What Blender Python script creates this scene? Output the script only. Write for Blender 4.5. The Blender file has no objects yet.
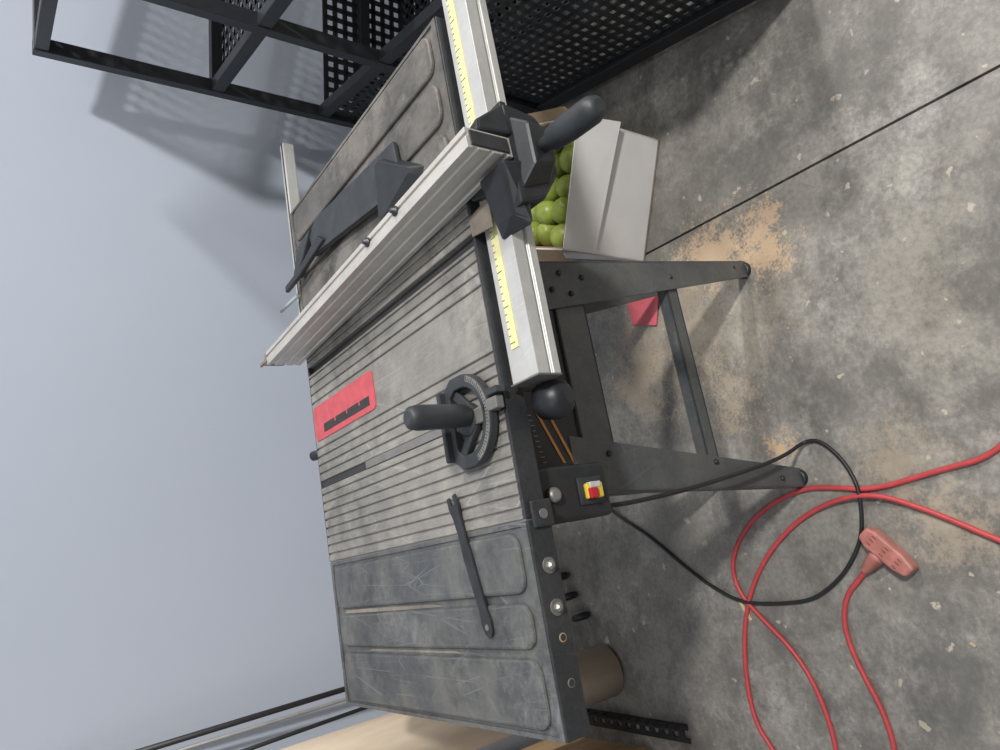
import bpy, bmesh, math, random
from mathutils import Vector, Matrix
random.seed(4)
S=bpy.context.scene
S.view_settings.view_transform='Standard'
V=Vector

# ---------------------------------------------------------------- materials
def nt(name):
    m=bpy.data.materials.new(name); m.use_nodes=True
    t=m.node_tree; b=t.nodes['Principled BSDF']
    return m,t,b
def noise(t,scale,detail=6,vec=None,rough=.6):
    n=t.nodes.new('ShaderNodeTexNoise'); n.inputs['Scale'].default_value=scale
    n.inputs['Detail'].default_value=detail; n.inputs['Roughness'].default_value=rough
    if vec: t.links.new(vec,n.inputs['Vector'])
    return n.outputs['Fac']
def ramp(t,fac,stops):
    r=t.nodes.new('ShaderNodeValToRGB'); e=r.color_ramp.elements
    while len(e)<len(stops): e.new(.5)
    for i,(p,c) in enumerate(stops):
        e[i].position=p; e[i].color=(c[0],c[1],c[2],1) if hasattr(c,'__len__') else (c,c,c,1)
    t.links.new(fac,r.inputs[0]); return r.outputs[0]
def mix(t,fac,a,b,mode='MIX'):
    n=t.nodes.new('ShaderNodeMix'); n.data_type='RGBA'; n.blend_type=mode
    for s,v in ((n.inputs[0],fac),(n.inputs[6],a),(n.inputs[7],b)):
        if hasattr(v,'links'): t.links.new(v,s)
        elif isinstance(v,(int,float)): s.default_value=v
        else: s.default_value=(v[0],v[1],v[2],1)
    return n.outputs[2]
def math_(t,op,a,b=0.0,c=None):
    n=t.nodes.new('ShaderNodeMath'); n.operation=op
    for i,v in enumerate((a,b) if c is None else (a,b,c)):
        if hasattr(v,'links'): t.links.new(v,n.inputs[i])
        else: n.inputs[i].default_value=v
    return n.outputs[0]
def coords(t,scale=(1,1,1),rot=(0,0,0)):
    c=t.nodes.new('ShaderNodeTexCoord'); m=t.nodes.new('ShaderNodeMapping')
    m.inputs['Scale'].default_value=scale; m.inputs['Rotation'].default_value=rot
    t.links.new(c.outputs['Object'],m.inputs[0]); return m.outputs[0]
def bump(t,b,fac,strength=.2,dist=.002):
    n=t.nodes.new('ShaderNodeBump'); n.inputs['Strength'].default_value=strength; n.inputs['Distance'].default_value=dist
    t.links.new(fac,n.inputs['Height']); t.links.new(n.outputs[0],b.inputs['Normal'])
def simple(name,col,rough=.5,metal=0,var=.15,scale=30,bmp=.1,spec=.5):
    m,t,b=nt(name); v=coords(t)
    f=noise(t,scale,5,v)
    d=tuple(c*(1-var) for c in col); l=tuple(min(1,c*(1+var)) for c in col)
    t.links.new(ramp(t,f,[(.3,d),(.7,l)]),b.inputs['Base Color'])
    b.inputs['Roughness'].default_value=rough; b.inputs['Metallic'].default_value=metal
    b.inputs['Specular IOR Level'].default_value=spec
    if bmp: bump(t,b,f,bmp)
    return m
def worn(name,base,dust,amount=.55,rough=.5,metal=0,streak=(1,1,1),scratch=.35,fine=.5,stain=0):
    m,t,b=nt(name); v=coords(t); vs=coords(t,streak)
    n1=noise(t,7,8,v,.7); n2=noise(t,45,6,vs,.75)
    c=mix(t,ramp(t,n1,[(amount-.12,0),(amount+.18,1)]),base,dust)
    c=mix(t,ramp(t,n2,[(.35,0),(.75,fine)]),c,dust)
    if stain:
        n4=noise(t,3.6,8,v,.75)
        c=mix(t,ramp(t,n4,[(.50,0),(.62,stain)]),c,tuple(x*.4 for x in base))
        n5=noise(t,5.3,8,coords(t,(1,1,1),(0,0,1.1)),.8)
        c=mix(t,ramp(t,n5,[(.54,0),(.64,stain)]),c,tuple(min(1,x*1.3) for x in dust))
    for k,(ang,sc_) in enumerate(((.7,9),(-.5,7),(2.0,12),(.2,15))):
        w=t.nodes.new('ShaderNodeTexVoronoi'); w.feature='DISTANCE_TO_EDGE'; w.inputs['Scale'].default_value=sc_
        ds=noise(t,4+k*2,3,v); mp=coords(t,(1.6,.22,1),(0,0,ang)); t.links.new(mp,w.inputs['Vector'])
        sc=ramp(t,w.outputs['Distance'],[(0,1),(.009,0)])
        sc=math_(t,'MULTIPLY',sc,ramp(t,ds,[(.48,0),(.6,scratch)]))
        c=mix(t,sc,c,tuple(min(1,x*2.2+.06) for x in base))
    t.links.new(c,b.inputs['Base Color'])
    t.links.new(ramp(t,n2,[(.2,rough-.12),(.8,rough+.15)]),b.inputs['Roughness'])
    b.inputs['Metallic'].default_value=metal
    bump(t,b,n2,.12)
    return m
def concrete():
    m,t,b=nt('concrete_floor'); v=coords(t)
    n1=noise(t,1.6,8,v,.65); n2=noise(t,8,9,v,.75); n3=noise(t,90,4,v)
    c=ramp(t,n1,[(.32,(.19,.180,.158)),(.5,(.30,.282,.250)),(.66,(.43,.40,.355))])
    c=mix(t,ramp(t,n2,[(.40,.75),(.55,0)]),c,(.14,.132,.118))
    c=mix(t,ramp(t,noise(t,3.4,8,v,.8),[(.52,0),(.64,.65)]),c,(.50,.48,.44))
    c=mix(t,ramp(t,noise(t,2.3,7,coords(t,(1,1.7,1),(0,0,.6)),.75),[(.51,0),(.62,.7)]),c,(.13,.125,.115))
    c=mix(t,ramp(t,n3,[(.38,.35),(.6,0)]),c,(.11,.105,.10))
    c=mix(t,ramp(t,noise(t,26,3,v,.5),[(.68,0),(.71,.65)]),c,(.64,.56,.44))
    tc=t.nodes.new('ShaderNodeTexCoord')
    def patch(x,y,r,strength,col,sx=1,sy=1,ns=9,hard=.35):
        nonlocal c
        mp=t.nodes.new('ShaderNodeMapping')
        mp.inputs['Location'].default_value=(-x/(r*sx),-y/(r*sy),0); mp.inputs['Scale'].default_value=(1/(r*sx),1/(r*sy),1)
        t.links.new(tc.outputs['Object'],mp.inputs[0])
        l=t.nodes.new('ShaderNodeVectorMath'); l.operation='LENGTH'; t.links.new(mp.outputs[0],l.inputs[0])
        g=math_(t,'SUBTRACT',1.0,l.outputs['Value'])
        g=math_(t,'ADD',g,math_(t,'MULTIPLY',math_(t,'SUBTRACT',noise(t,ns,9,v,.8),.5),3.4))
        g=math_(t,'ADD',g,math_(t,'MULTIPLY',math_(t,'SUBTRACT',noise(t,150,3,v,.6),.5),1.3))
        f=ramp(t,g,[(.35,0),(.35+hard,strength)])
        c=mix(t,f,c,col)
    sd=(.62,.43,.27); sd2=(.47,.38,.27)
    patch(1.0,.55,.5,.6,(.12,.115,.105),1,.7,3,.9)
    patch(-.05,1.2,.33,.5,(.13,.12,.105),1,1,4,.9)
    patch(.45,1.05,.42,.5,sd2,.9,1.1,6,.9)
    patch(.57,.80,.13,.75,sd,1.2,.8,18)
    patch(.60,.94,.14,.65,sd,1.0,1.2,16)
    patch(.38,1.24,.22,.65,sd2,1,1,10,.5)
    patch(.25,1.00,.15,.6,sd2,1,.8,14,.5)
    patch(.10,.90,.06,.8,sd,1,1,24)
    patch(.02,.66,.15,.45,sd2,1,1,14,.5)
    patch(-.12,.60,.14,.5,sd2,1,1,16,.5)
    patch(.30,.50,.35,.3,(.46,.41,.33),1.3,.6,4,.8)
    t.links.new(c,b.inputs['Base Color'])
    t.links.new(ramp(t,n2,[(.3,.34),(.7,.6)]),b.inputs['Roughness'])
    bump(t,b,n3,.12,.003)
    return m
def plaster(name,a,c2):
    m,t,b=nt(name); v=coords(t)
    n=noise(t,.8,4,v); n2=noise(t,160,3,v)
    t.links.new(ramp(t,n,[(.3,a),(.7,c2)]),b.inputs['Base Color'])
    b.inputs['Roughness'].default_value=.75; bump(t,b,n2,.12,.002)
    return m
def wood(name,a,bc,scale=(3,3,40)):
    m,t,b=nt(name); v=coords(t,scale); f=noise(t,2,8,v,.6)
    t.links.new(ramp(t,f,[(.3,a),(.7,bc)]),b.inputs['Base Color']); b.inputs['Roughness'].default_value=.7
    return m
M=dict(
 floor=concrete(), wall=plaster('painted_drywall',(.415,.455,.535),(.45,.49,.57)), wall2=plaster('low_bounce_grey',(.22,.22,.22),(.26,.26,.26)),  # wall2: out-of-view room surfaces, darkened to cut bounce light
 table=worn('scratched_cast_table',(.205,.197,.182),(.43,.40,.355),.50,.45,.35,(12,.5,10),.6,.7,.45),
 wing=worn('grey_stamped_steel',(.070,.077,.084),(.205,.20,.185),.52,.42,.2,(2,2,2),.8,.5,.55),
 wing2=worn('dusty_stamped_steel',(.066,.065,.063),(.22,.20,.175),.50,.48,.2,(6,.5,6),.35,.5,.6),
 dustl=worn('packed_sawdust_line',(.09,.088,.08),(.30,.265,.215),.47,.7,0,(4,1,4),.1),
 edge=worn('black_enamel_edge',(.022,.024,.028),(.07,.07,.07),.6,.4,0,(4,4,4),.2),
 groove=simple('groove_dark',(.035,.035,.036),.7),
 alu=worn('brushed_aluminium',(.50,.475,.435),(.68,.65,.60),.5,.38,.35,(30,.6,30),.15),
 alud=simple('dark_aluminium',(.20,.19,.18),.5,.3),  # darker grey aluminium for seams, washers, end cap and marks
 alux=worn('rail_aluminium',(.50,.495,.475),(.66,.65,.62),.5,.38,.35,(.6,30,30),.15),
 dullbar=simple('dull_steel_bar',(.27,.26,.24),.4,.5),
 black=simple('black_plastic',(.020,.022,.025),.42,0,.25,40,.15),
 dark=simple('dark_grey_plastic',(.036,.040,.044),.5,0,.25,25,.15),
 leg=worn('grey_painted_sheet_steel',(.078,.086,.093),(.16,.16,.15),.55,.42,.2,(3,3,3),.3),
 red=simple('red_insert_plastic',(.56,.085,.10),.4,0,.15,40,.05),
 pink=simple('faded_red_plastic',(.72,.14,.17),.5,0,.1,40,.05),
 red2=simple('red_switch',(.55,.02,.03),.35),
 yellow=simple('yellow_paint',(.78,.60,.06),.5,0,.1),
 tape=simple('yellow_measuring_tape',(.76,.72,.36),.45,0,.12,60,0),
 orange=simple('orange_label',(.70,.30,.07),.5),
 white=simple('white_label',(.6,.6,.58),.5),
 greyrod=simple('grey_conduit',(.34,.34,.33),.45,.2),
 cord=simple('red_cord_rubber',(.52,.065,.07),.45,0,.12,60,0),
 tap=simple('brick_red_vinyl',(.44,.17,.14),.35,0,.2,50,.05),
 tapd=simple('dark_red_outlet_face',(.22,.07,.06),.4),
 bcord=simple('black_cord_rubber',(.018,.018,.02),.45,0,.2,50,0),
 rack=simple('black_powder_coat',(.018,.02,.024),.45,0,.2,60,.1),
 steel=simple('zinc_bolt',(.30,.29,.27),.45,.5,.1,60,0),
 wrench=simple('black_oxide_steel',(.05,.052,.058),.4,.5,.3,30,.1),
 card=simple('white_box_board',(.84,.82,.79),.7,0,.04,8,.03),
 brown=simple('brown_cardboard',(.42,.29,.17),.8,0,.12,20,.05),
 dustb=simple('dusty_brown_plate',(.20,.17,.135),.7,0,.3,40,.1),
 tube=wood('paper_tube_brown',(.56,.45,.33),(.74,.62,.48),(8,8,.8)),
 ply=wood('plywood',(.60,.37,.18),(.72,.50,.28),(2,20,2)),
 green=simple('green_pear_skin',(.31,.38,.07),.38,0,.25,22,.05),
 chip=simple('wood_chip',(.60,.46,.28),.8),
 glass=simple('clear_rod',(.35,.42,.40),.15),
)
# ---------------------------------------------------------------- mesh tools
def group(name):
    e=bpy.data.objects.new(name,None); S.collection.objects.link(e); e.empty_display_size=.1; return e
def fin(bm,name,mat,parent=None,bevel=0,smooth=False,seg=2):
    bmesh.ops.recalc_face_normals(bm,faces=bm.faces)
    me=bpy.data.meshes.new(name); bm.to_mesh(me); bm.free()
    o=bpy.data.objects.new(name,me); S.collection.objects.link(o)
    me.materials.append(M[mat] if isinstance(mat,str) else mat)
    if parent: o.parent=parent
    if bevel:
        b=o.modifiers.new('bevel','BEVEL'); b.width=bevel; b.segments=seg; b.limit_method='ANGLE'; b.angle_limit=.6
    if smooth:
        for p in me.polygons: p.use_smooth=True
    return o
def abox(bm,c0,ax,ay,az):
    vs=[bm.verts.new(c0+ax*i+ay*j+az*k) for i in(0,1) for j in(0,1) for k in(0,1)]
    for f in((0,1,3,2),(4,6,7,5),(0,4,5,1),(2,3,7,6),(0,2,6,4),(1,5,7,3)): bm.faces.new([vs[i] for i in f])
def bb(bm,x0,x1,y0,y1,z0,z1): abox(bm,V((x0,y0,z0)),V((x1-x0,0,0)),V((0,y1-y0,0)),V((0,0,z1-z0)))
def box(name,x0,x1,y0,y1,z0,z1,mat,parent=None,bevel=0):
    bm=bmesh.new(); bb(bm,x0,x1,y0,y1,z0,z1); return fin(bm,name,mat,parent,bevel)
def bar(name,p,q,wd,ht,mat,parent=None,bevel=0,up=V((0,0,1))):
    p=V(p);q=V(q);d=(q-p); s=d.cross(up).normalized()*wd; h=s.cross(d).normalized()*ht
    bm=bmesh.new(); abox(bm,p-s/2-h/2,d,s,h); return fin(bm,name,mat,parent,bevel)
def prism(name,pts,off,mat,parent=None,bevel=0,smooth=False):
    bm=bmesh.new(); addprism(bm,pts,off); return fin(bm,name,mat,parent,bevel,smooth)
def addprism(bm,pts,off):
    off=V(off); a=[bm.verts.new(V(p)) for p in pts]; b=[bm.verts.new(V(p)+off) for p in pts]
    bm.faces.new(a); bm.faces.new(b[::-1]); n=len(a)
    for i in range(n): bm.faces.new((a[i],a[(i+1)%n],b[(i+1)%n],b[i]))
def loft2(name,A,B,mat,parent=None,bevel=0):
    bm=bmesh.new(); a=[bm.verts.new(V(p)) for p in A]; b=[bm.verts.new(V(p)) for p in B]; n=len(a)
    bm.faces.new(a); bm.faces.new(b[::-1])
    for i in range(n): bm.faces.new((a[i],a[(i+1)%n],b[(i+1)%n],b[i]))
    return fin(bm,name,mat,parent,bevel)
def lathe(name,p,q,prof,mat,parent=None,n=28,smooth=True,bevel=0):
    p=V(p);q=V(q);d=q-p; z=d.normalized(); x=z.orthogonal().normalized(); y=z.cross(x)
    bm=bmesh.new(); rings=[]
    for t,r in prof:
        rings.append([bm.verts.new(p+d*t+(x*math.cos(2*math.pi*i/n)+y*math.sin(2*math.pi*i/n))*r) for i in range(n)])
    for a,b in zip(rings,rings[1:]):
        for i in range(n): bm.faces.new((a[i],a[(i+1)%n],b[(i+1)%n],b[i]))
    bm.faces.new(rings[0]); bm.faces.new(rings[-1][::-1])
    o=fin(bm,name,mat,parent,bevel)
    if smooth:
        for f in o.data.polygons: f.use_smooth=len(f.vertices)==4
    return o
def cyl(name,p,q,r,mat,parent=None,n=24): return lathe(name,p,q,[(0,r),(1,r)],mat,parent,n)
def cable(name,pts,r,mat,parent=None,res=10):
    cu=bpy.data.curves.new(name,'CURVE'); cu.dimensions='3D'; cu.bevel_depth=r; cu.bevel_resolution=3; cu.use_fill_caps=True
    sp=cu.splines.new('NURBS'); sp.points.add(len(pts)-1); sp.use_endpoint_u=True; sp.order_u=3; sp.resolution_u=res
    for i,p in enumerate(pts): sp.points[i].co=(*p,1)
    o=bpy.data.objects.new(name,cu); S.collection.objects.link(o); cu.materials.append(M[mat])
    dg=bpy.context.evaluated_depsgraph_get(); me=bpy.data.meshes.new_from_object(o.evaluated_get(dg))
    bpy.data.objects.remove(o); bpy.data.curves.remove(cu)
    o=bpy.data.objects.new(name,me); S.collection.objects.link(o)
    if not me.materials: me.materials.append(M[mat])
    for f in me.polygons: f.use_smooth=True
    if parent: o.parent=parent
    return o
def rrect(x0,x1,y0,y1,r,z,n=5):
    P=[]
    for cx,cy,a0 in((x1-r,y1-r,0),(x0+r,y1-r,90),(x0+r,y0+r,180),(x1-r,y0+r,270)):
        for i in range(n+1):
            a=math.radians(a0+90*i/n); P.append((cx+r*math.cos(a),cy+r*math.sin(a),z))
    return P

# ---------------------------------------------------------------- room
WY=1.95
def jx(y): return .656+.032*y
bm=bmesh.new()
addprism(bm,[(-4,-4,0),(jx(-4)-.003,-4,0),(jx(WY+.1)-.003,WY+.1,0),(-4,WY+.1,0)],(0,0,-.03))
addprism(bm,[(jx(-4)+.003,-4,0),(5.5,-4,0),(5.5,WY+.1,0),(jx(WY+.1)+.003,WY+.1,0)],(0,0,-.03))
bb(bm,-4,5.5,-4,WY+.1,-.06,-.025)
fin(bm,'floor','floor')
box('wall_back',-4,5.5,WY,WY+.1,0,4.6,'wall')
box('wall_left',-4.1,-4,-4,WY,0,4.6,'wall')
box('wall_right',5.5,5.6,-4,WY,0,4.6,'wall2')
box('wall_front',-4,5.5,-4.1,-4,0,4.6,'wall2')
box('ceiling',-4,5.5,-4,WY,4.6,4.7,'wall2')

# ---------------------------------------------------------------- table saw
T=group('table_saw'); ZT=.870
Y0,Y1=.764,1.452
def table_strip(name,x0,x1,grooves,gaps,mat):
    bm=bmesh.new(); bb(bm,x0,x1,Y0+.004,Y1,.846,.8662)
    xs=[x0]
    for g,wd in sorted(grooves+gaps): xs+= [g-wd/2,g+wd/2]
    xs.append(x1)
    for i in range(0,len(xs),2):
        a,b=xs[i],xs[i+1]; c=min(.0012,(b-a)*.2)
        addprism(bm,[(a,Y0+.004,.8662),(b,Y0+.004,.8662),(b,Y0+.004,ZT-c),(b-c,Y0+.004,ZT),(a+c,Y0+.004,ZT),(a,Y0+.004,ZT-c)],(0,Y1-Y0-.004,0))
    return fin(bm,name,mat,T)
gr=[(x,.0034) for x in (.042,.060,.078,.096,.114,.132,.150,.168,.214,.232,.250,.268,.372,.392,.412,.430)]
table_strip('cast_table',.027,.437,gr,[(.190,.016)],'table')
table_strip('ribbed_extension',.457,.562,[(.470,.004),(.486,.004),(.502,.004),(.518,.004),(.540,.004)],[],'table')
box('gap_channel',.437,.457,Y0+.004,Y1,.845,.858,'groove',T)
box('slot_floor',.182,.198,Y0+.003,Y1,.8655,.8668,'groove',T)
box('table_front_edge',.027,.562,Y0-.002,Y0+.004,.832,ZT-.001,'edge',T,.001)
box('table_back_edge',.027,.562,Y1,Y1+.006,.832,ZT-.001,'edge',T,.001)
def wing(name,x0,x1,pads,mat):
    box(name,x0,x1,Y0,Y1,.860,ZT-.003,mat,T,.002)
    bm=bmesh.new(); bb(bm,x0,x1,Y0,Y0+.012,ZT-.004,ZT); bb(bm,x0,x1,Y1-.010,Y1,ZT-.004,ZT)
    bb(bm,x0,x0+.006,Y0+.012,Y1-.010,ZT-.004,ZT); bb(bm,x1-.006,x1,Y0+.012,Y1-.010,ZT-.004,ZT); fin(bm,name+'_rim',mat,T)
    box(name+'_front_lip',x0,x1,Y0-.004,Y0,.828,ZT-.001,'edge',T,.0015)
    box(name+'_back_lip',x0,x1,Y1,Y1+.004,.830,ZT-.001,'edge',T,.0015)
    for sx,tag in ((x0,'outer'),(x1-.004,'inner')): box(name+'_'+tag+'_lip',sx,sx+.004,Y0,Y1,.830,ZT-.0015,'edge',T)
    for i,(a,b) in enumerate(pads):
        prism(name+'_panel_%d'%(i+1),rrect(a,b,Y0+.022,Y1-.02,.022,ZT-.005),(0,0,.0085),mat,T,.0045)
wing('left_wing',-.257,.024,[(-.071,.012),(-.144,-.083),(-.246,-.156)],'wing')
wing('right_wing',.566,.845,[(.578,.650),(.664,.742),(.756,.834)],'wing2')
prism('wing_dust_line_1',[(-.0805,1.02,ZT-.0032),(-.0760,1.05,ZT-.0032),(-.0740,1.25,ZT-.0032),(-.0745,1.40,ZT-.0032),(-.0805,1.41,ZT-.0032),(-.0815,1.2,ZT-.0032)],(0,0,.0014),'dustl',T)
prism('wing_dust_line_2',[(-.152,.98,ZT-.0032),(-.1485,1.0,ZT-.0032),(-.1480,1.30,ZT-.0032),(-.1525,1.32,ZT-.0032)],(0,0,.0010),'dustl',T)
box('wing_seam',.0235,.0275,Y0,Y1,.846,.868,'alud',T)
for i,(x,r) in enumerate(((-.039,.008),(-.094,.008))):
    cyl('lip_washer_%d'%i,(x,Y0-.004,.847),(x,Y0-.006,.847),r+.003,'alud',T); lathe('lip_bolt_%d'%i,(x,Y0-.006,.847),(x,Y0-.014,.847),[(0,r*.8),(.6,r*.8),(1,r*.4)],'steel',T,6,False)
for i,x in enumerate((-.133,-.190)):
    cyl('lip_hole_%d'%i,(x,Y0-.0035,.846),(x,Y0-.005,.846),.006,'brown' if i==0 else 'alud',T)
    cyl('lip_hole_core_%d'%i,(x,Y0-.004,.846),(x,Y0-.0055,.846),.0045,'groove',T)
box('seam_bracket',.012,.050,Y0-.010,Y0-.003,.826,.862,'edge',T,.003)
cyl('seam_bracket_hole',(.03,Y0-.0105,.845),(.03,Y0-.012,.845),.007,'alud',T)
prism('throat_plate',rrect(.284,.360,1.146,1.446,.012,ZT-.0005),(0,0,.0025),'red',T,.0008)
box('blade_slot',.296,.314,1.17,1.395,ZT+.0018,ZT+.0026,'groove',T)
for i,y in enumerate((1.21,1.27,1.33)): box('slot_tooth_%d'%i,.306,.314,y,y+.005,ZT+.0024,ZT+.0032,'red',T)
cyl('rear_knob',(.262,1.458,.855),(.262,1.49,.865),.011,'black',T)
bm=bmesh.new()
y0,y1,z0,z1=.690,.752,.818,.860
prof=[(y1,z0),(y0,z0),(y0,z0+.013),(y0+.004,z0+.015),(y0+.004,z0+.019),(y0,z0+.021),(y0,z1),(y0+.024,z1),(y0+.026,z1-.003),(y1,z1-.003)]
addprism(bm,[(.213,y,z) for y,z in prof],(1.037,0,0)); fin(bm,'front_rail','alux',T,.0008)
box('rail_tape',.262,1.25,.722,.739,.8573,.8583,'tape',T)
bm=bmesh.new()
for i in range(90):
    x=.27+i*.0109
    bb(bm,x,x+.0010,.728 if i%5==0 else .734,.739,.8582,.8588)
fin(bm,'tape_ticks','black',T)
box('rail_end_cap',.210,.213,.689,.753,.817,.861,'alud',T,.001)
lathe('rail_end_knob',(.185,.748,.812),(.185,.700,.802),[(0,.026),(.4,.030),(.8,.025),(1,.012)],'black',T)
box('rear_rail',.50,1.045,Y1+.006,Y1+.028,.838,.866,'alux',T,.002)
box('rear_rail_slot',.50,1.046,Y1+.011,Y1+.018,.8655,.8664,'groove',T)
box('saw_body',.085,.485,.905,1.26,.60,.84,'black',T,.006)
prism('front_panel',[(.08,.884,.625),(.49,.884,.625),(.49,.884,.835),(.08,.884,.835)],(0,.022,0),'black',T,.004)
box('bevel_scale_plate',.105,.215,.880,.885,.64,.76,'black',T,.002)
for i,(a,b) in enumerate(((.650,.690),(.672,.714))): prism('scale_stripe_%d'%i,[(.112,.8795,a),(.205,.8795,b),(.205,.8795,b+.006),(.112,.8795,a+.006)],(0,-.0008,0),'orange',T)
bm=bmesh.new()
for i in range(10):
    for j in range(2): bb(bm,.115+i*.009,.117+i*.009,.8785,.8795,.715+j*.02+i*.0015,.724+j*.02+i*.0015)
fin(bm,'scale_marks','alud',T)
box('panel_label',.40,.44,.881,.8845,.67,.69,'alud',T)
for i in range(7): box('panel_vent_%d'%i,.24+i*.014,.246+i*.014,.882,.8845,.66,.78,'groove',T)
box('switch_box',.014,.098,.792,.86,.672,.828,'black',T,.006)
box('switch_plate',.034,.076,.788,.793,.688,.738,'dark',T,.002)
box('switch_paddle',.042,.066,.779,.789,.696,.729,'yellow',T,.003)
box('switch_key',.042,.058,.774,.787,.712,.728,'red2',T,.002)
box('switch_label',.058,.067,.7775,.787,.702,.724,'white',T,.001)
lathe('lock_knob',(.055,.792,.79),(.055,.780,.79),[(0,.012),(.7,.011),(1,.007)],'steel',T)
def leg(name,top,foot,side,y_t,y_f,zt=.655):
    a0,a1=top; b0,b1=foot
    prism(name+'_face',[(a0,y_t,zt),(a1,y_t,zt),(b1,y_f,.004),(b0,y_f,.004)],(0,.004,0),'leg',T,.001)
    e0=(a0,b0) if side<0 else (a1,b1)
    back=.05 if y_t<1 else -.05
    prism(name+'_flange',[(e0[0],y_t,zt),(e0[0],y_t+back,zt),(e0[1],y_f+back*.45,.004),(e0[1],y_f,.004)],(-.003*side,0,0),'leg',T)
    s_=1 if back>0 else -1
    lathe(name+'_pad',((b0+b1)/2,y_f+.010*s_,0),((b0+b1)/2,y_f+.010*s_,.010),[(0,.020),(.8,.019),(1,.014)],'black',T)
leg('front_left_leg',(.062,.158),(.004,.046),-1,.878,.862)
leg('front_right_leg',(.388,.484),(.505,.545),1,.878,.858)
leg('rear_left_leg',(.075,.150),(.045,.078),-1,1.20,1.09)
leg('rear_right_leg',(.42,.49),(.560,.590),1,1.20,1.09)
def channel(name,x0,x1,y,z0,z1):
    box(name,x0,x1,y,y+.003,z0,z1,'leg',T,.001); box(name+'_flange_top',x0,x1,y,y+.025,z1-.003,z1,'leg',T); box(name+'_flange_low',x0,x1,y,y+.012,z0,z0+.003,'leg',T)
channel('stand_top_rail',.10,.45,.882,.545,.622)
channel('stand_lower_brace',.045,.505,.874,.265,.300)
channel('rear_top_rail',.10,.47,1.18,.56,.62)
for k,x in enumerate((.11,.44)): box('side_rail_%d'%k,x-.002,x+.002,.885,1.2,.55,.61,'leg',T)
bolts=[(.095,.625),(.12,.57),(.43,.625),(.465,.60),(.425,.58),(.46,.545),(.082,.285),(.482,.285),(.03,.08),(.525,.05)]
for i,(x,z) in enumerate(bolts):
    y=.862+(z/.655)*.016-.0005
    lathe('bolt_%d'%i,(x,y,z),(x,y-.005,z),[(0,.006),(.5,.0055),(1,.003)],'wrench',T,10)

# ---- rip fence
F=group('rip_fence')
f0=V((.540,.640,0)); f1=V((.505,1.487,0)); fd=(f1-f0); fl=fd.normalized(); fx=V((fl.y,-fl.x,0))
def fp(wr,z,t=0): return f0+fd*t+fx*wr+V((0,0,z))
prof=[(0,.874),(0,.950),(-.008,.950),(-.008,.946),(-.013,.946),(-.013,.950),(-.031,.950),(-.031,.942),(-.0285,.940),(-.0285,.934),(-.031,.932),(-.031,.915),(-.0285,.913),(-.0285,.909),(-.031,.907),(-.031,.892),(-.0285,.890),(-.0285,.884),(-.031,.882),(-.031,.874)]
bm=bmesh.new(); addprism(bm,[fp(a,z) for a,z in prof],fd); fin(bm,'fence_extrusion','alu',F,.0006)
bm=bmesh.new(); addprism(bm,[fp(a,z,-.003) for a,z in ((-.004,.880),(-.004,.944),(-.027,.944),(-.027,.880))],fl*.003); fin(bm,'fence_end_core','edge',F,.001)
for i,t in enumerate((.36,.24)):
    p=fp(-.0105,.950,t); lathe('fence_bolt_%d'%i,p,p+V((0,0,.010)),[(0,.008),(.3,.008),(.35,.005),(1,.004)],'wrench',F,14)
prism('clamp_carriage',[(.440,.640,.8725),(.600,.640,.8725),(.592,.640,.815),(.560,.640,.790),(.50,.640,.790),(.455,.640,.825)],(0,.048,0),'black',F,.006)
prism('clamp_bridge',[(.470,.645,.862),(.605,.645,.862),(.605,.750,.862),(.500,.750,.862)],(0,0,.011),'black',F,.002)
loft2('clamp_cheek',[(.545,.636,.868),(.602,.644,.868),(.602,.735,.868),(.545,.735,.868)],[(.546,.644,.925),(.568,.648,.918),(.568,.705,.905),(.546,.725,.920)],'black',F,.005)
loft2('clamp_foot_left',[(.415,.648,.850),(.505,.632,.860),(.505,.712,.866),(.415,.712,.862)],[(.435,.665,.872),(.503,.640,.896),(.503,.702,.893),(.437,.700,.872)],'black',F,.005)
loft2('clamp_nose',[(.46,.642,.868),(.58,.642,.868),(.57,.642,.800),(.48,.642,.810)],[(.490,.612,.858),(.555,.612,.858),(.550,.612,.815),(.500,.612,.818)],'black',F,.005)
prism('clamp_window',[(.440,.712,.8705),(.485,.712,.8705),(.480,.765,.8705),(.448,.763,.8705)],(0,0,.003),'dustb',F,.001)
lathe('clamp_handle',(.520,.618,.838),(.500,.492,.850),[(0,.010),(.18,.011),(.24,.0165),(.5,.019),(.88,.0185),(.97,.014),(1,.008)],'dark',F)
prism('rear_hook',[tuple(fp(-.03,.91,1.0)),tuple(fp(0,.91,1.0)),tuple(fp(0,.95,1.0)),tuple(fp(-.03,.955,1.0))],fl*.008,'dustb',F,.002)
bar('hook_lever',fp(-.02,.95,1.0),fp(-.030,.962,1.012),.008,.005,'dustb',F)

# ---- miter gauge
G=group('miter_gauge')
box('guide_bar',.183,.197,.775,1.222,.8672,.8715,'dullbar',G,.0008)
C0=V((.185,.848,.873))
bm=bmesh.new(); R=.070; n=28
outer=[(math.pi*1.0+math.pi*i/n) for i in range(n+1)]
O=[(C0.x+R*math.cos(a),C0.y-.005+R*.95*math.sin(a),.874) for a in outer]
O+=[(C0.x+R,C0.y+.018,.874),(C0.x+R-.016,C0.y+.042,.874),(C0.x-R+.016,C0.y+.042,.874),(C0.x-R,C0.y+.018,.874)]
I=[(C0.x+(R-.020)*math.cos(a),C0.y-.005+(R-.020)*.95*math.sin(a),.874) for a in outer]
I+=[(C0.x+R-.02,C0.y+.012,.874),(C0.x+R-.03,C0.y+.026,.874),(C0.x-R+.03,C0.y+.026,.874),(C0.x-R+.02,C0.y+.012,.874)]
N=len(O); lay=[]
for P,z in((O,0),(I,0),(O,.014),(I,.014)): lay.append([bm.verts.new(V(p)+V((0,0,z))) for p in P])
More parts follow.
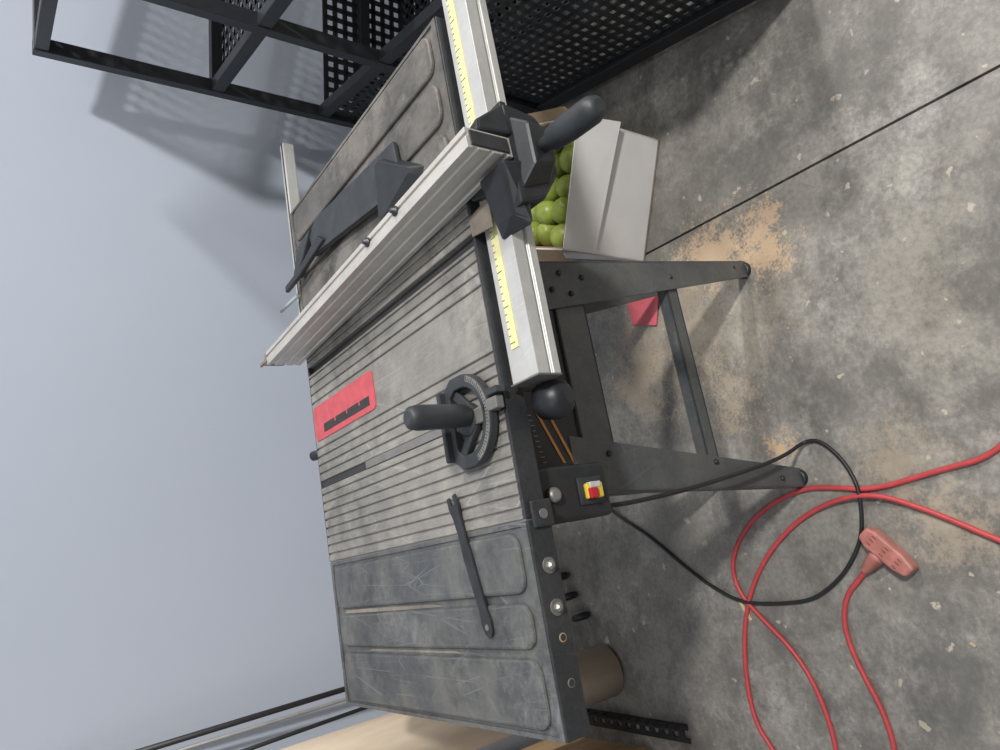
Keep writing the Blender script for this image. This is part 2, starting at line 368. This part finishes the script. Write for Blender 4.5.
for i in range(N):
    j=(i+1)%N
    bm.faces.new((lay[0][i],lay[0][j],lay[1][j],lay[1][i])); bm.faces.new((lay[2][i],lay[2][j],lay[3][j],lay[3][i]))
    bm.faces.new((lay[0][i],lay[0][j],lay[2][j],lay[2][i])); bm.faces.new((lay[1][i],lay[1][j],lay[3][j],lay[3][i]))
fin(bm,'gauge_ring','dark',G,.002)
a1=[(C0.x+(R-.002)*math.cos(a),C0.y-.005+(R-.002)*.95*math.sin(a),.8872) for a in outer[3:-3]]
a2=[(C0.x+(R-.011)*math.cos(a),C0.y-.005+(R-.011)*.95*math.sin(a),.8872) for a in outer[3:-3]][::-1]
prism('degree_scale',a1+a2,(0,0,.0011),'dullbar',G)
bm=bmesh.new()
for i in range(31):
    a=math.pi*(1.12+.76*i/30); c=V((math.cos(a),math.sin(a)*.95,0)); tn=V((-c.y,c.x,0)).normalized()
    p=V((C0.x,C0.y-.005,.8882))+c*(R-.010); abox(bm,p-tn*.0005,c*(.007 if i%3==0 else .004),tn*.0010,V((0,0,.0005)))
fin(bm,'degree_marks','groove',G)
box('gauge_spine',.174,.198,.790,.885,.873,.883,'dullbar',G,.003)
box('gauge_face',.130,.240,.884,.893,.873,.900,'dark',G,.003)
prism('web_left',[(.172,.82,.875),(.172,.845,.875),(.138,.880,.875),(.124,.872,.875)],(0,0,.008),'dark',G,.002)
prism('web_right',[(.198,.82,.875),(.198,.845,.875),(.232,.880,.875),(.246,.872,.875)],(0,0,.008),'dark',G,.002)
lathe('gauge_boss',(.186,.845,.872),(.186,.845,.888),[(0,.026),(.8,.025),(1,.020)],'dark',G)
box('pointer',.183,.201,.757,.792,.874,.888,'dullbar',G,.002)
box('pointer_block',.204,.214,.750,.775,.874,.890,'dark',G,.001)
lathe('gauge_handle',(.190,.832,.884),(.190,.832,.990),[(0,.012),(.08,.0165),(.3,.018),(.85,.0185),(.96,.016),(1,.010)],'dark',G)

# ---- flat arbor wrench
W=V((.084,.930,0)); W2=V((-.126,.883,0)); d=(W2-W).normalized(); s=V((-d.y,d.x,0)); L=(W2-W).length
pr=[(0,.006),(.0,.013),(.018,.014),(.034,.010),(.06,.0085),(L*.45,.0115),(L-.04,.0095),(L-.02,.0125),(L-.006,.010),(L,.004)]
left=[W+d*a+s*b for a,b in pr]; right=[W+d*a-s*b for a,b in pr][::-1]
notch=[W-s*.005+d*.002, W-s*.005+d*.014, W+s*.005+d*.014, W+s*.005+d*.002]
pts=[tuple(p+V((0,0,.8745))) for p in left+right+notch]
wr=group('flat_wrench'); prism('wrench_plate',pts,(0,0,.004),'wrench',wr,.0008)
c=W+d*(L-.014)+V((0,0,.8785)); cyl('wrench_hole',c,c+V((0,0,.0006)),.0045,'alud',wr)

# ---- removed blade guard lying on the right wing
B=group('blade_guard')
def gp(a,b,z):
    o=V((.655,.93,z)); e=V((.12,.99,0)).normalized(); f=V((e.y,-e.x,0)); return o+e*a+f*b
prism('guard_cover',[gp(-.02,-.040,.876),gp(.38,-.034,.876),gp(.40,.02,.876),gp(.36,.045,.876),gp(.0,.056,.876)],(0,0,.010),'dark',B,.003)
prism('guard_spine',[gp(0,-.040,.886),gp(.38,-.034,.886),gp(.38,-.024,.886),gp(0,-.030,.886)],(0,0,.006),'dark',B,.001)
loft2('guard_nose',[(.690,.985,.874),(.700,.955,.874),(.625,.855,.874),(.610,.865,.874),(.560,.985,.874),(.575,1.0,.874)],[(.688,.975,.900),(.690,.960,.900),(.635,.885,.888),(.625,.888,.888),(.585,.985,.897),(.595,.992,.897)],'black',B,.002)
prism('splitter',[gp(.30,-.025,.888),gp(.44,-.06,.888),gp(.53,-.075,.888),gp(.53,-.06,.888),gp(.44,-.045,.888),(gp(.33,-.005,.888))],(0,0,.010),'black',B,.002)
prism('splitter_foot',[gp(.38,.03,.876),gp(.46,.015,.876),gp(.50,-.05,.876),gp(.47,-.055,.876)],(0,0,.014),'dark',B,.003)
cyl('clear_rod',(.628,1.44,.88),(.628,1.54,.884),.004,'glass',B)

# ---------------------------------------------------------------- perforated rack
K=group('wire_storage_rack')
k0=V((1.40,1.765,0)); ks=V((-.245,-.97,0)).normalized(); kb=V((-ks.y,ks.x,0))
if kb.x<0: kb=-kb
H=1.36
def kp(a,b,z): return k0+ks*a+kb*b+V((0,0,z))
def post(n,a,b,h=H): bar(n,kp(a,b,0),kp(a,b,h),.036,.036,'rack',K,.002,up=ks)
for i,(a,b) in enumerate(((0,0),(.41,0),(1.25,0),(0,1.2),(1.25,1.2))): post('post_%d'%i,a,b,H if i!=2 else .62)
def beam(n,a0,b0,a1,b1,z,h=.034,wd=.03): bar(n,kp(a0,b0,z),kp(a1,b1,z),wd,h,'rack',K,.002)
beam('top_back',0,0,0,1.2,H-.018); beam('top_side',0,0,.41,0,H-.018,.03); beam('top_mid',.41,0,.41,1.2,H-.018)
beam('side_mid',-.0,0,.80,0,.92,.034); beam('mid_back',0,0,0,1.2,.92,.03); beam('side_low',0,0,1.25,0,.60); beam('side_base',0.0,0,1.25,0,.05,.05,.03)
beam('back_low',0,0,0,1.2,.45); beam('front_base',1.25,0,1.25,1.2,.05,.05)
def perf(name,o,ax,ay,cell,th,fill=.48):
    nx=max(2,round(ax.length/cell)); ny=max(2,round(ay.length/cell))
    bm=bmesh.new(); nrm=ax.cross(ay).normalized()*th
    cx=ax/nx; cy=ay/ny
    for i in range(nx+1): abox(bm,o+cx*i-cx*fill/2,cx*fill,ay,nrm)
    for j in range(ny+1): abox(bm,o+cy*j-cy*fill/2,ax,cy*fill,nrm)
    return fin(bm,name,'rack',K)
perf('top_shelf_mesh',kp(.0,.0,H-.02),ks*.41,kb*1.2,.038,.003)
perf('mid_shelf_mesh',kp(.0,.03,.905),ks*.8,kb*1.15,.036,.003)
perf('side_panel_mesh',kp(.43,.0,.08),ks*.80,V((0,0,.50)),.032,.003)
perf('side_panel_rear_mesh',kp(.02,.0,.08),ks*.37,V((0,0,.50)),.032,.003)
perf('low_shelf_mesh',kp(.0,.02,.30),ks*1.23,kb*1.15,.034,.003)
perf('back_panel_mesh',kp(-.01,.02,.10),kb*1.15,V((0,0,.48)),.034,.003)

# ---------------------------------------------------------------- box of pears
X=group('box_of_green_pears')
o=V((.673,1.146,0)); ex=V((.897,-.443,0)); ey=V((.443,.897,0)); bw,bd,bh=.325,.30,.300
def xp(a,b,z): return o+ex*a+ey*b+V((0,0,z))
def xbox(n,a0,a1,b0,b1,z0,z1,m,bev=0):
    bm=bmesh.new(); abox(bm,xp(a0,b0,z0),ex*(a1-a0),ey*(b1-b0),V((0,0,z1-z0))); return fin(bm,n,m,X,bev)
xbox('carton_front',0,bw,0,.004,.002,bh,'card'); xbox('carton_front_liner',.004,bw-.004,.004,.008,.002,bh-.002,'brown')
xbox('carton_left',0,.004,0,bd,.002,bh,'card'); xbox('carton_left_liner',.004,.008,.004,bd,.002,bh-.002,'brown')
xbox('carton_right',bw-.004,bw,0,bd,.002,bh,'card'); xbox('carton_right_liner',bw-.008,bw-.004,.004,bd,.002,bh-.002,'brown')
xbox('carton_back',0,bw,bd-.004,bd,.002,bh,'card'); xbox('carton_bottom',0,bw,0,bd,.002,.008,'brown')
prism('carton_front_flap',[xp(.002,-.0006,bh),xp(bw,-.0006,bh),xp(bw+.010,-.016,bh-.13),xp(.002,-.010,bh-.10)],V((0,0,.002)),'card',X)
prism('carton_left_flap',[xp(0,.01,bh),xp(0,bd-.01,bh),xp(-.05,bd-.03,bh-.06),xp(-.05,.02,bh-.06)],V((0,0,.004)),'brown',X)
prism('carton_right_flap',[xp(bw,.01,bh),xp(bw,bd-.01,bh),xp(bw+.02,bd-.03,bh+.02),xp(bw+.02,.03,bh+.02)],V((0,0,.004)),'brown',X)
bm=bmesh.new()
for L_ in range(3):
    for i in range(5):
        for j in range(4):
            a=.042+i*.061+random.uniform(-.008,.008)+(L_%2)*.008; b=.046+j*.068+random.uniform(-.008,.008)
            c=xp(min(a,bw-.044),min(b,bd-.044),.145+L_*.058+random.uniform(-.010,.012))
            rot=Matrix.Rotation(random.uniform(0,6.28),4,'Z')@Matrix.Rotation(random.uniform(-1.4,1.4),4,'X')
            g=bmesh.ops.create_uvsphere(bm,u_segments=18,v_segments=12,radius=.035)
            for v in g['verts']:
                k=v.co.z/.035
                f=1-.20*max(0,k)**1.3
                v.co.x*=f; v.co.y*=f; v.co.z*=1.14 if k>0 else .95
                rr_=math.hypot(v.co.x,v.co.y)
                if rr_<.012: v.co.z-=(.012-rr_)*.45*(1 if k>0 else -1)
                v.co=c+(rot@v.co)
fin(bm,'pears','green',X,0,True)

# ---------------------------------------------------------------- cords
RZ=.0055
redA=[(.22,.30),(.08,.40),(-.003,.483),(-.011,.587),(-.028,.718),(-.008,.798),(.003,.878),(-.039,1.008),(-.124,1.099),(-.206,1.107),(-.277,1.053),(-.343,.995),(-.426,.960),(-.545,.950),(-.70,.99),(-.85,1.10)]
redB=[(-.26,.33),(-.21,.43),(-.149,.527),(-.081,.626),(-.026,.727),(-.047,.869),(-.122,.993),(-.230,1.086),(-.367,1.136),(-.502,1.149),(-.563,1.113),(-.68,1.06),(-.8,1.0)]
redC=[(-.178,.772),(-.200,.800),(-.230,.837),(-.291,.862),(-.371,.853),(-.456,.827),(-.531,.824),(-.65,.85),(-.76,.93),(-.8,1.0)]
E=group('extension_cord')
def cross(pts,others,r=RZ):
    out=[]
    for p in pts:
        z=r
        for q in others:
            dd=min(math.dist(p,x) for x in q)
            if dd<.03: z=max(z,r+.011*(1-dd/.03)+.004)
        out.append((p[0],p[1],z))
    return out
cable('cord_run_outer',[(x,y,RZ) for x,y in redA],RZ,'cord',E)
cable('cord_run_inner',cross(redB,[redA]),RZ,'cord',E)
cable('cord_to_tap',[(x,y,RZ+.002) for x,y in redC],RZ,'cord',E)
p=V((-.105,.755,0)); q=V((-.194,.689,0)); d=(q-p).normalized(); s=V((-d.y,d.x,0))
if s.y>0: s=-s
def tp(a,b,z): return p+d*a+s*b+V((0,0,z))
prism('tap_body',[tp(0,-.012,.003),tp(.020,-.020,.003),tp(.085,-.016,.003),tp(.111,-.008,.003),tp(.113,.018,.003),tp(.085,.024,.003),(tp(.02,.022,.003)),tp(0,.016,.003)],(0,0,.030),'tap',E,.006)
for i in range(3):
    for j in(-.008,.002,.010):
        a=.020+i*.030; bm=bmesh.new(); abox(bm,tp(a,j,.0328),d*.009,s*.0022,V((0,0,.0010))); fin(bm,'outlet_slot_%d_%d'%(i,int(j*1000)+20),'tapd',E)
np_=V((-.184,.782,.012)); nq=V((-.150,.735,.014))
lathe('strain_relief',np_,nq,[(0,.007)]+[(.05+.08*i+(.04 if k else 0),.009+.0009*i+(-.002 if k else .001)) for i in range(10) for k in(0,1)]+[(1,.018)],'tap',E)
P=group('power_cord')
# hangs from the switch box in front of the left leg, then loops on the floor
blk=[(.030,.850,.68),(.028,.842,.60),(.032,.838,.50),(.038,.838,.40),(.050,.838,.28),(.062,.838,.17),(.078,.842,.07),(.096,.842,.012),(.100,.815,.006),(.085,.790,.005),(.045,.762,.006),(.005,.746,.014),(-.023,.743,.015),(-.075,.752,.014),(-.123,.773,.006),(-.175,.815,.008),(-.208,.859,.008),(-.236,.915,.005),(-.241,.977,.005),(-.240,1.05,.005),(-.229,1.108,.012),(-.19,1.18,.006),(-.149,1.237,.005),(-.048,1.346,.005),(.022,1.45,.005),(.10,1.50,.03),(.16,1.46,.30),(.2,1.30,.62)]
cable('cord',blk,.0042,'bcord',P)

# ---------------------------------------------------------------- left-side clutter
tb=group('cardboard_tube'); lathe('tube_wall',(-.405,1.62,.003),(-.455,1.845,1.55),[(0,.066),(0,.072),(1,.072),(1,.066)],'tube',tb,36)
for nm,a,b,r_,m in (('black_pole',(-.272,1.80,.0),(-.318,1.935,1.75),.007,'bcord'),('grey_conduit_pole',(-.30,1.80,.0),(-.337,1.935,1.7),.0045,'greyrod'),('black_hose',(-.31,1.78,.0),(-.40,1.935,1.6),.005,'bcord')):
    g=group(nm); cyl('shaft',a,b,r_,m,g); lathe('foot',a,V(a)+(V(b)-V(a))*.02,[(0,r_*1.3),(1,r_*1.3)],m,g)
pb=group('plywood_bin')
xr=-.605
box('bin_front',-1.15,xr,1.50,1.515,.0,.29,'ply',pb,.001); box('bin_back',-1.15,xr,1.89,1.905,.0,.29,'ply',pb,.001)
box('bin_side_right',xr-.015,xr,1.515,1.89,.0,.29,'ply',pb); box('bin_side_left',-1.15,-1.135,1.515,1.89,.0,.29,'ply',pb); box('bin_lid',-1.15,xr+.005,1.49,1.91,.29,.305,'ply',pb,.002)
ai=group('slotted_angle_iron')
A0=V((-.518,1.74,.003)); A1=V((-.530,1.36,.003)); ad=(A1-A0).normalized(); an=V((ad.y,-ad.x,0)); an=an if an.x<0 else -an; up=V((0,0,1)); nn=11; st=(A1-A0).length/nn
bm=bmesh.new()
for i in range(nn):
    q0=A0+ad*st*i
    abox(bm,q0,ad*st,an*.004,up*.014); abox(bm,q0+up*.034,ad*st,an*.004,up*.012); abox(bm,q0+up*.014,ad*st*.55,an*.004,up*.020)
    abox(bm,q0,ad*st,an*.014,up*.003); abox(bm,q0+an*.034,ad*st,an*.012,up*.003); abox(bm,q0+an*.014,ad*st*.55,an*.020,up*.003)
fin(bm,'angle','rack',ai)
ch=group('wood_chips')
for i,(x,y,a,l) in enumerate(((-.275,1.085,.4,.05),(-.62,.60,.9,.07),(-.33,.62,.9,.010))):
    dx=V((math.cos(a),math.sin(a),0)); dy=V((-dx.y,dx.x,0)); bm=bmesh.new()
    abox(bm,V((x,y,.001)),dx*l,dy*min(.008,l*.4),V((0,0,.003))); fin(bm,'chip_%d'%i,'chip',ch)
rc=group('red_plastic_wedge'); prism('wedge',[(.490,1.155,.002),(.575,1.120,.002),(.600,1.235,.002),(.520,1.235,.002)],(0,0,.005),'pink',rc,.002)
cs=group('dark_blobs')  # made-up round blobs standing in for unidentified black bits below the wing
for i,(x,y) in enumerate(((-.14,1.72),(-.20,1.70),(-.26,1.66))): lathe('dark_blob_%d'%i,(x,y,.028),(x+.02,y+.004,.028),[(0,.020),(.2,.028),(.8,.028),(1,.020)],'black',cs)

# ---------------------------------------------------------------- lights
def area(n,loc,tgt,size,power,col=(1,1,1)):
    l=bpy.data.lights.new(n,'AREA'); l.energy=power; l.size=size; l.color=col
    ob=bpy.data.objects.new(n,l); S.collection.objects.link(ob); ob.location=loc
    ob.rotation_euler=(V(tgt)-V(loc)).to_track_quat('-Z','Y').to_euler(); return ob
area('ceiling_light_key',(1.9,-1.7,4.4),(.5,1.2,.6),.30,185,(1,.985,.96))
area('ceiling_light_side',(4.3,.3,4.3),(.6,1.5,.6),.32,150,(1,.985,.96))
area('fill_light_left',(-2.2,-.5,4.5),(0,1.4,.3),1.0,30,(.97,.985,1))  # added fill from the left, not a known fitting
area('fill_light_overhead',(0,-1.5,4.55),(0,0.5,0),3.0,60,(.98,.985,1))  # added broad overhead fill to soften the shade, not a known fitting
wd=bpy.data.worlds.new('world'); S.world=wd; wd.use_nodes=True
wd.node_tree.nodes['Background'].inputs[0].default_value=(.8,.88,1,1); wd.node_tree.nodes['Background'].inputs[1].default_value=.1

# ---------------------------------------------------------------- camera (phone held sideways: roll 90 deg)
th=math.radians(16.9); ph=math.radians(36.8)
w=V((math.sin(th)*math.cos(ph),math.cos(th)*math.cos(ph),-math.sin(ph)))
r=V((math.cos(th),-math.sin(th),0)); u=r.cross(w)
cam=bpy.data.cameras.new('camera'); co=bpy.data.objects.new('camera',cam); S.collection.objects.link(co)
cam.sensor_width=36; cam.lens=695/1000*36; cam.clip_start=.01
R3=Matrix((-u,r,-w)).transposed()
co.matrix_world=Matrix.Translation((0,0,1.465))@R3.to_4x4()
S.camera=co
